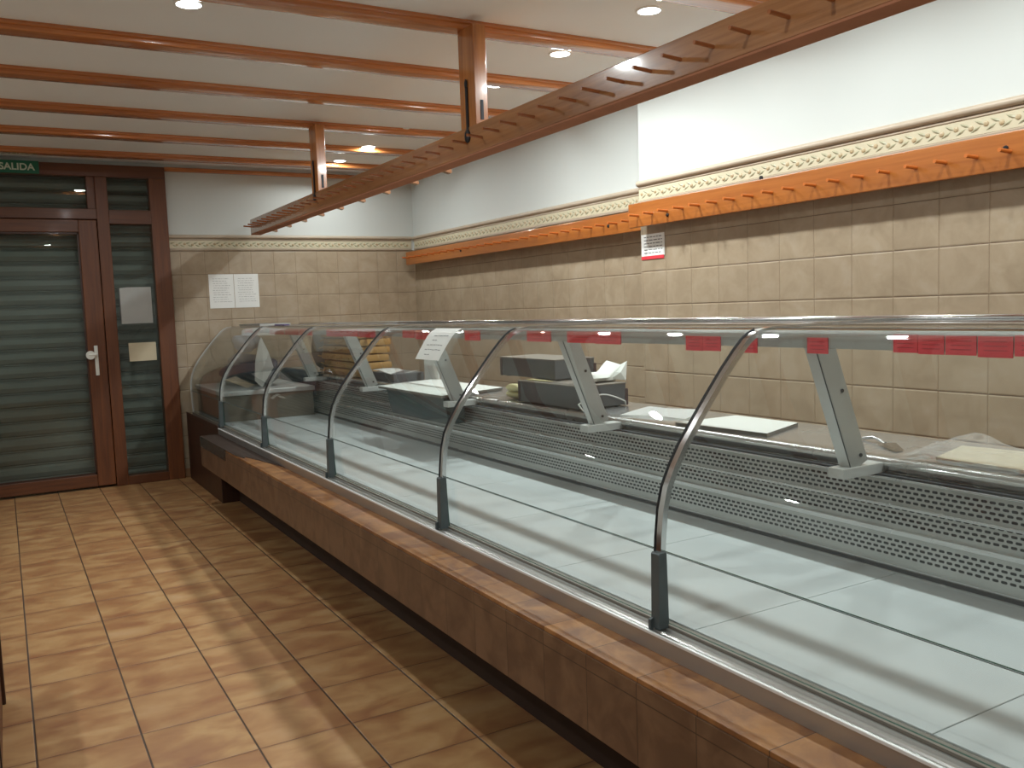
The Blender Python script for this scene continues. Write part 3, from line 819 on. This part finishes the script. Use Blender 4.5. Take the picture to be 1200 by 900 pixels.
# red stickers on the canopy front: (y of far side, y of near side)
def ycan(px):   # along the canopy front x=1.93 at about z 1.27
    dx, dy, dz = None, None, None
    u = (px - 600) / 1034.49
    yb = 390
    for _ in range(6):
        v = (yb - 450) / 1034.49
        dvec = rt2 * u + dn2 * v + fw
        t_ = 1.93 / dvec.x; z = H + dvec.z * t_; y = dvec.y * t_
        yb += (z - 1.275) * 1034.49 / t_
    return y
stk = [(283, 296), (316, 333), (334, 350), (351, 366), (383, 402), (402, 420), (421, 440), (472, 486), (487, 503), (545, 563), (618, 646), (665, 698), (698, 728),
       (804, 824), (824, 845), (870, 888), (946, 971), (1047, 1076), (1076, 1107), (1108, 1145), (1146, 1188), (1189, 1236)]
where = ['by the far end of the case', 'first of the far cluster', 'second of the far cluster', 'third of the far cluster', 'left of three near the far golden packs', 'middle of three near the golden packs',
         'right of three, nearest the hanging paper', 'just left of the hanging paper', 'partly behind the hanging paper', 'alone between hanging paper and divider', 'just left of the second support',
         'above the upper grey box', 'just right of the upper grey box', 'left one of the pair before the near divider', 'right one of the pair before the near divider', 'seen just behind the near divider',
         'at the top of the nearest support', 'leftmost of the long row at right', 'second in the long row at right', 'third in the long row at right', 'fourth in the long row at right', 'cut off by the right picture edge']
rr = random.Random(11)
for i, (a, b) in enumerate(stk):
    ya, yb_ = ycan(a), ycan(b)
    zt, zb = 1.297 - rr.uniform(0, .003), 1.252 - rr.uniform(0, .007)
    if i in (13, 14, 15, 16): zt, zb = 1.287 - rr.uniform(0, .004), 1.243 - rr.uniform(0, .006)
    e = empty('price_sticker', (1.9285, (ya + yb_) / 2, zb), 'small red label on the canopy edge, ' + where[i], 'sticker', 'red labels along the canopy edge')
    MB().box(1.9262, 1.9295, yb_, ya - .002, zb, zt, .0004).build('label_sheet', M['red'], e)
    m = MB()
    for k in range(3):
        z = zt - .012 - k * .010; m.box(1.9257, 1.9264, yb_ + .15 * (ya - yb_), ya - .2 * (ya - yb_), z - .0012, z + .0012)
    m.build('printed_lines', M['red2'], e)

# ------------------------------------------------------------------ things on the worktop
WT = .9185
# paper hanging on the curved glass
e = empty('hanging_paper', (1.6, 3.6, 1.17), 'white notice with handwriting hanging outside the curved glass', 'notice')
def gx(z):
    pts = UP
    for (x0, z0), (x1, z1) in zip(pts[:-1], pts[1:]):
        if z0 <= z <= z1: return x0 + (x1 - x0) * (z - z0) / (z1 - z0)
    return pts[-1][0]
def pagept(u, v, d):   # u across 0..1 far->near, v down 0..1
    z = 1.310 - v * .128
    yt = 3.70 + (3.44 - 3.70) * u; yb2 = 3.60 + (3.36 - 3.60) * u
    return (gx(min(z, 1.31)) - .010 - d - .012 * v, yt + (yb2 - yt) * v, z + .004)
m = MB(); m.sheet([[pagept(i / 6, j / 8, 0) for j in range(9)] for i in range(7)]); bmesh.ops.solidify(m.bm, geom=m.bm.faces[:], thickness=-.001)
m.build('sheet', M['paper'], e)
m = MB()
rw = random.Random(2)
for k, (u0, u1) in enumerate(((.3, .85), (.32, .5), (.2, .82), (.22, .85), (.3, .5))):
    u = u0; v = .22 + k * .15
    while u < u1:
        ue = min(u1, u + rw.uniform(.05, .12)); vv_ = v + rw.uniform(-.006, .006)
        m.face([m.bm.verts.new(p_) for p_ in (pagept(u, vv_, .0016), pagept(ue, vv_, .0016), pagept(ue, vv_ + .02, .0016), pagept(u, vv_ + .02, .0016))]); u = ue + .025
m.build('handwriting', M['ink'], e)

def slab(name, corners, z, th, mats, label, cat, group=None):
    """corners ccw (x,y); top face mat 0, sides mat 1"""
    m = MB()
    n = len(corners); A = [m.bm.verts.new((x, y, z)) for x, y in corners]; B = [m.bm.verts.new((x, y, z + th)) for x, y in corners]
    m.face(B); m.mi = 1 if len(mats) > 1 else 0
    m.face(A[::-1])
    for i in range(n): m.face([A[i], A[(i + 1) % n], B[(i + 1) % n], B[i]])
    return tag(m.build(name, mats), label, cat, group)
slab('cutting_board', [(2.235, 2.63), (2.27, 2.19), (2.545, 2.30), (2.545, 2.62)], WT, .012, [M['board'], M['board_edge']], 'white rectangular board lying on the worktop left of the nearest support', 'cutting board', 'white boards on the worktop')
m = MB(); gp = [(2.26, 3.02), (2.36, 2.72), (2.60, 2.85), (2.52, 3.14)]
def quadgrid(c, n, f):
    g = []
    for i in range(n + 1):
        row = []
        for j in range(n + 1):
            u, v = i / n, j / n
            x = (1 - u) * (1 - v) * c[0][0] + u * (1 - v) * c[1][0] + u * v * c[2][0] + (1 - u) * v * c[3][0]
            y = (1 - u) * (1 - v) * c[0][1] + u * (1 - v) * c[1][1] + u * v * c[2][1] + (1 - u) * v * c[3][1]
            row.append((x, y, f(u, v)))
        g.append(row)
    return g
m.sheet(quadgrid(gp, 10, lambda u, v: WT + .004 + .006 * abs(math.sin(3 * u + 2 * v))))
bmesh.ops.solidify(m.bm, geom=m.bm.faces[:], thickness=.004)
tag(m.build('paper_sheet', M['paper'], smooth=50), 'loose white paper sheets between the grey boxes and the near white board', 'paper')
# far large white board on a dark tray
slab('cutting_board', [(2.03, 5.22), (2.03, 4.30), (2.50, 4.46), (2.50, 5.40)], .9215, .014, [M['board'], M['board_edge']], 'large white board overhanging the case, beyond the grey boxes', 'cutting board', 'white boards on the worktop')
e = empty('dark_bin', (2.12, 4.75, .77), 'dark green plastic bin under the large far white board, inside the case', 'bin')
m = MB(); pr = [(2.06, .9205), (2.09, .77), (2.185, .77), (2.19, .9205), (2.182, .9205), (2.178, .778), (2.097, .778), (2.068, .9205)]
m.prism(pr, 4.34, 5.16, 'y'); m.build('bin_body', M['dark_tray'], e)
m = MB(); m.prism([(2.064, .9195), (2.092, .778), (2.183, .778), (2.188, .9195)], 4.335, 4.342, 'y'); m.prism([(2.064, .9195), (2.092, .778), (2.183, .778), (2.188, .9195)], 5.158, 5.165, 'y'); m.build('bin_end', M['dark_tray'], e)
m = MB(); m.box(2.188, 2.26, 4.4, 4.46, .9185, .9208); m.box(2.188, 2.26, 5.0, 5.06, .9185, .9208); m.build('hanging_hook', M['dark_tray'], e)

def casing(name, x0, x1, y0, y1, z0, z1, label, skew=0.0, strip=True):
    e = empty(name, ((x0 + x1) / 2, (y0 + y1) / 2, z0), label, 'box', 'grey boxes stacked on the worktop')
    e.rotation_euler = (0, 0, 0)
    m = MB(); m.box(x0, x1, y0, y1, z0 + .006, z1 - .004, .004); m.build('casing', M['greybox'], e)
    m = MB(); m.box(x0 - .003, x1 + .003, y0 - .003, y1 + .003, z1 - .006, z1, .002); m.build('lid', M['greybox_top'], e)
    m = MB(); m.box(x0 - .002, x1, y1 - .02, y1 + .004, z0 + .004, z1 - .005, .002); m.box(x1 - .005, x1 + .012, y0 - .002, y1, z0 + .004, z1 - .03, .002); m.build('dark_end_panel', M['maroon'], e)
    m = MB()
    for (a, b) in ((x0 + .03, y0 + .03), (x1 - .03, y0 + .03), (x0 + .03, y1 - .03), (x1 - .03, y1 - .03)): m.tube([(a, b, z0), (a, b, z0 + .008)], .012, 10)
    m.build('rubber_foot', M['black'], e)
    return e
casing('grey_box', 2.245, 2.51, 3.30, 3.84, WT, 1.030, 'lower long dark grey box on the worktop behind the second support')
casing('grey_box', 2.325, 2.56, 3.62, 4.16, 1.0301, 1.135, 'upper dark grey box with brownish lid, stacked at the rear of the lower one')
bpy.context.view_layer.update()
# white packet on the lower box
m = MB(); g = []
for i in range(13):
    t_ = i / 12; row = []
    c = Vector((2.315 + .20 * t_, 3.395 + .02 * t_, 1.031)); wd = .045 + .02 * t_; hh = .045 + (.0 if t_ < .7 else (t_ - .7) * .14)
    for k in range(10):
        a = 2 * PI * k / 10; rr_ = 1 + .12 * math.sin(5 * a + 9 * t_) * t_
        row.append((c.x + (.02 * math.sin(3 * a) if t_ > .6 else 0), c.y + wd * math.cos(a) * rr_, max(c.z + .0005, c.z + hh * .5 + hh * .6 * math.sin(a) * rr_)))
    g.append(row + [row[0]])
m.sheet(g); m.face([m.bm.verts.new(p_) for p_ in g[0][:-1]]); m.face([m.bm.verts.new(p_) for p_ in g[-1][:-1]]); bmesh.ops.remove_doubles(m.bm, verts=m.bm.verts[:], dist=1e-5)
# raised crumpled flap
tip = [(2.47, 3.36, 1.045), (2.535, 3.33, 1.035), (2.552, 3.34, 1.125), (2.50, 3.40, 1.085), (2.455, 3.42, 1.09)]
c_ = m.bm.verts.new((2.505, 3.33, 1.075)); vv = [m.bm.verts.new(p_) for p_ in tip]
for i in range(5): m.face([vv[i], vv[(i + 1) % 5], c_])
tag(m.build('white_packet', M['white_plastic'], smooth=35), 'crumpled white packet lying on the lower grey box', 'packet')
# white cable
m = MB(); cp = []
for k in range(24):
    t_ = k / 23; cp.append((2.232 + .0 * t_ + .26 * t_, 3.288 - .004 * t_, .945 + .035 * math.sin(PI * t_ * 1.05) + .004))
cp.append((2.50, 3.289, .925))
m.tube(cp, .0035, 8); m.tube([(2.232, 3.288, .949), (2.232, 3.25, .9225), (2.26, 3.2, .9225)], .0035, 8)
tag(m.build('white_cable', M['white_plastic'], smooth=60), 'thin white cable looping against the side of the lower grey box', 'cable')
# pale yellow gloves / loaf left of the boxes
m = MB(); m.ball((2.325, 3.98, WT + .027), .055, .095, .026, 14, 8); m.ball((2.30, 3.95, WT + .062), .05, .085, .022, 14, 8)
m.box(2.33, 2.36, 3.75, 4.02, 1.0315, 1.036) if False else None
tag(m.build('yellow_pack', M['yellow'], smooth=60), 'pale yellow rounded soft pack beside the lower grey box', 'packet')
slab('yellow_sheet', [(2.27, 3.80), (2.275, 3.70), (2.30, 3.60), (2.312, 3.80)], 1.0305, .004, [M['yellow']], 'flat pale yellow strip on the left of the lower grey box', 'sheet')
# knife / spatula and plastic bag, right
m = MB(); m.tube([(2.44, 1.93, WT + .006), (2.44, 1.89, WT + .014), (2.42, 1.85, WT + .012), (2.40, 1.815, WT + .006)], .0055, 8)
h_ = m.build('handle', M['steel'], empty('spatula', (2.40, 1.76, WT), 'bent metal utensil lying on the worktop right of the nearest support', 'utensil'), smooth=60)
m = MB(); m.sheet([[(2.40 - .07 * u + .02 * v, 1.82 - .11 * u - .03 * v * (1 - u), WT + .003 + .006 * (1 - u)) for v in (-1, 0, 1)] for u in (0, .33, .66, 1)]); bmesh.ops.solidify(m.bm, geom=m.bm.faces[:], thickness=.0015)
m.build('blade', M['chrome'], h_.parent, smooth=60)
slab('packed_board', [(2.27, 1.55), (2.255, 1.20), (2.55, 1.25), (2.50, 1.62)], WT + .004, .008, [M['cream'], M['cream']], 'beige board wrapped in clear plastic at the right end of the worktop', 'board')
rb = random.Random(5)
m = MB(); bag = [(2.225, 1.64), (2.224, 1.12), (2.60, 1.18), (2.55, 1.74)]
def bagz(u, v):
    e_ = min(u, 1 - u, v, 1 - v)
    return WT + .002 + min(e_ * .12, .014) + rb.uniform(0, .006) + (.045 * max(0, 1 - abs(u - .25) * 5) * max(0, (v - .6) * 2.5))
m.sheet(quadgrid(bag, 22, bagz))
tag(m.build('plastic_bag', M['film'], smooth=70), 'crumpled clear plastic bag around the beige board, right side', 'bag')
m = MB(); g = []
for i in range(15):
    row = []
    for j in range(5):
        y = 1.66 - i * .03; d = j / 4
        row.append((2.232 - .016 * min(d * 2, 1) - .004, y, WT + .003 - .04 * max(0, d - .1) + rb.uniform(-.002, .002)))
    g.append(row)
m.sheet(g); tag(m.build('plastic_flap', M['film'], smooth=70), 'shiny loose plastic flap hanging over the worktop edge, right', 'bag')

# far left things: stacked golden packs, papers, card
lb = ['bottom', 'second from bottom', 'third from bottom', 'third from top', 'second from top', 'top']
for i in range(6):
    m = MB(); z0 = WT + .0 + i * .058; g = []
    sh = .012 * math.sin(i * 2.1)
    m.box(2.255 + sh, 2.50 + sh, 6.15, 7.0, z0 + .001, z0 + .052, .012)
    for k in range(6): m.tube([(2.252 + sh, 6.18 + k * .16, z0 + .03 + .012 * math.sin(k * 2 + i)), (2.249 + sh, 6.26 + k * .16, z0 + .026)], .006, 6)
    tag(m.build('packed_stack', M['kraft'], smooth=40), 'golden brown pack, %s of the pile at the far end of the worktop' % lb[i], 'packet', 'golden brown packs in a pile')
e = empty('paper_tray', (2.4, 5.75, WT), 'dark low tray holding white papers, beyond the large white board', 'tray')
m = MB(); m.box(2.29, 2.52, 5.60, 6.02, WT, WT + .055, .006); m.build('tray_body', M['greybox'], e)
m = MB(); m.sheet(quadgrid([(2.27, 6.02), (2.28, 5.62), (2.50, 5.62), (2.50, 6.0)], 8, lambda u, v: WT + .062 + .01 * math.sin(4 * u + v * 3))); bmesh.ops.solidify(m.bm, geom=m.bm.faces[:], thickness=.003)
m.build('papers', M['paper'], e, smooth=60)
m = MB(); m.box(2.50, 2.505, 5.32, 5.55, WT, 1.19, .001); m.box(2.505, 2.56, 5.40, 5.46, WT, WT + .01)
tag(m.build('upright_card', M['paper']), 'upright white card standing behind the far canopy support', 'card')
# white paper cone hanging inside near the far end
m = MB()
P_ = [(1.665, 6.60, 1.247), (1.705, 6.56, 1.13), (1.745, 6.60, 1.015), (1.655, 6.62, .868), (1.60, 6.60, .925), (1.612, 6.60, 1.07), (1.645, 6.60, 1.20)]
vs = [m.bm.verts.new(p_) for p_ in P_]; cc = m.bm.verts.new((1.655, 6.53, 1.03))
for i in range(7): m.face([vs[i], vs[(i + 1) % 7], cc])
bmesh.ops.solidify(m.bm, geom=m.bm.faces[:], thickness=.001)
tag(m.build('folded_paper', M['paper']), 'folded white paper hanging point-down behind the far curved glass', 'paper')
# cloth bundles at the far end
def bundle(name, c, r, mat, label, cat, seed, n=18):
    q = random.Random(seed); m = MB(); ph = [q.uniform(0, 6) for _ in range(6)]
    rs = bmesh.ops.create_uvsphere(m.bm, u_segments=n, v_segments=n // 2 + 2, radius=1.0)
    for v in rs['verts']:
        d = v.co.copy(); k = 1 + .14 * math.sin(4 * d.x + ph[0] + 2 * d.z) + .12 * math.sin(5 * d.y + ph[1]) * math.cos(3 * d.z + ph[2])
        v.co = Vector((c[0] + d.x * r[0] * k, c[1] + d.y * r[1] * k, max(c[2], c[2] + r[2] + d.z * r[2] * k)))
    return tag(m.build(name, mat, smooth=60), label, cat)
bundle('cloth_bundle', (2.34, 7.22, WT), (.105, .15, .175), M['grey_cloth'], 'grey-brown upright cloth bundle near the far end of the worktop', 'cloth', 3)
m = MB(); m.box(1.45, 2.16, 7.0, 8.06, .588, .79, .006); e = empty('storage_box', (1.8, 7.5, .588), 'brownish grey box with pale lid inside the far end bay of the case', 'box')
m.build('box_body', M['box_brown'], e); MB().box(1.435, 2.17, 6.98, 8.07, .79, .825, .006).build('box_lid', M['alu_light'], e)
bundle('folded_cloth', (1.82, 7.62, .826), (.25, .36, .125), M['slate'], 'dark slate-blue cloth heap on the box in the far end bay', 'cloth', 8, 26)
bundle('pale_bag', (1.80, 7.66, 1.095), (.10, .17, .085), M['blue_white'], 'pale blue and white bag on top of the dark cloth heap', 'bag', 5)
m = MB(); m.sheet([[(2.232 - .012 - .05 * min(1, d) , 6.95 + i * .07, WT + .006 - .03 * max(0, d - .4) * 2 - .012 * math.sin(i * 1.7) * d - .04 * (d > 1)) for d in (-.3, 0, .5, 1, 1.5, 2, 2.5)] for i in range(16)])
tag(m.build('dark_drape', M['slate'], smooth=60), 'dark slate sheet draped over the far front edge of the worktop', 'cloth')
m = MB(); m.box(1.83, 1.87, 6.55, 6.82, 1.3225, 1.332, .003)
tag(m.build('purple_pen_case', M['purple']), 'small purple item lying on top of the far glass shelf', 'item')
slab('cable_cover', [(1.80, 7.85), (1.80, 7.15), (2.05, 7.15), (2.05, 7.85)], 1.3205, .016, [M['greybox'], M['alu']], 'grey metal plate on top of the far end of the case', 'plate')

# ------------------------------------------------------------------ left edge cabinet
cb = empty('wooden_cabinet', (-.35, 2.5, 0), 'low dark brown wooden cabinet at the left picture edge', 'cabinet')
MB().box(-.60, -.098, 1.6, 3.70, .0, .46, .004).build('body', M['door_wood'], cb)
MB().box(-.62, -.086, 3.70, 3.74, .0, .48, .004).build('end_board', M['dark_wood'], cb)
MB().box(-.62, -.09, 1.58, 3.745, .46, .50, .004).build('top', M['dark_wood'], cb)
for y in (2.3, 3.0): MB().box(-.099, -.0945, y - .002, y + .002, .06, .42).build('door_gap', M['groove'], cb)
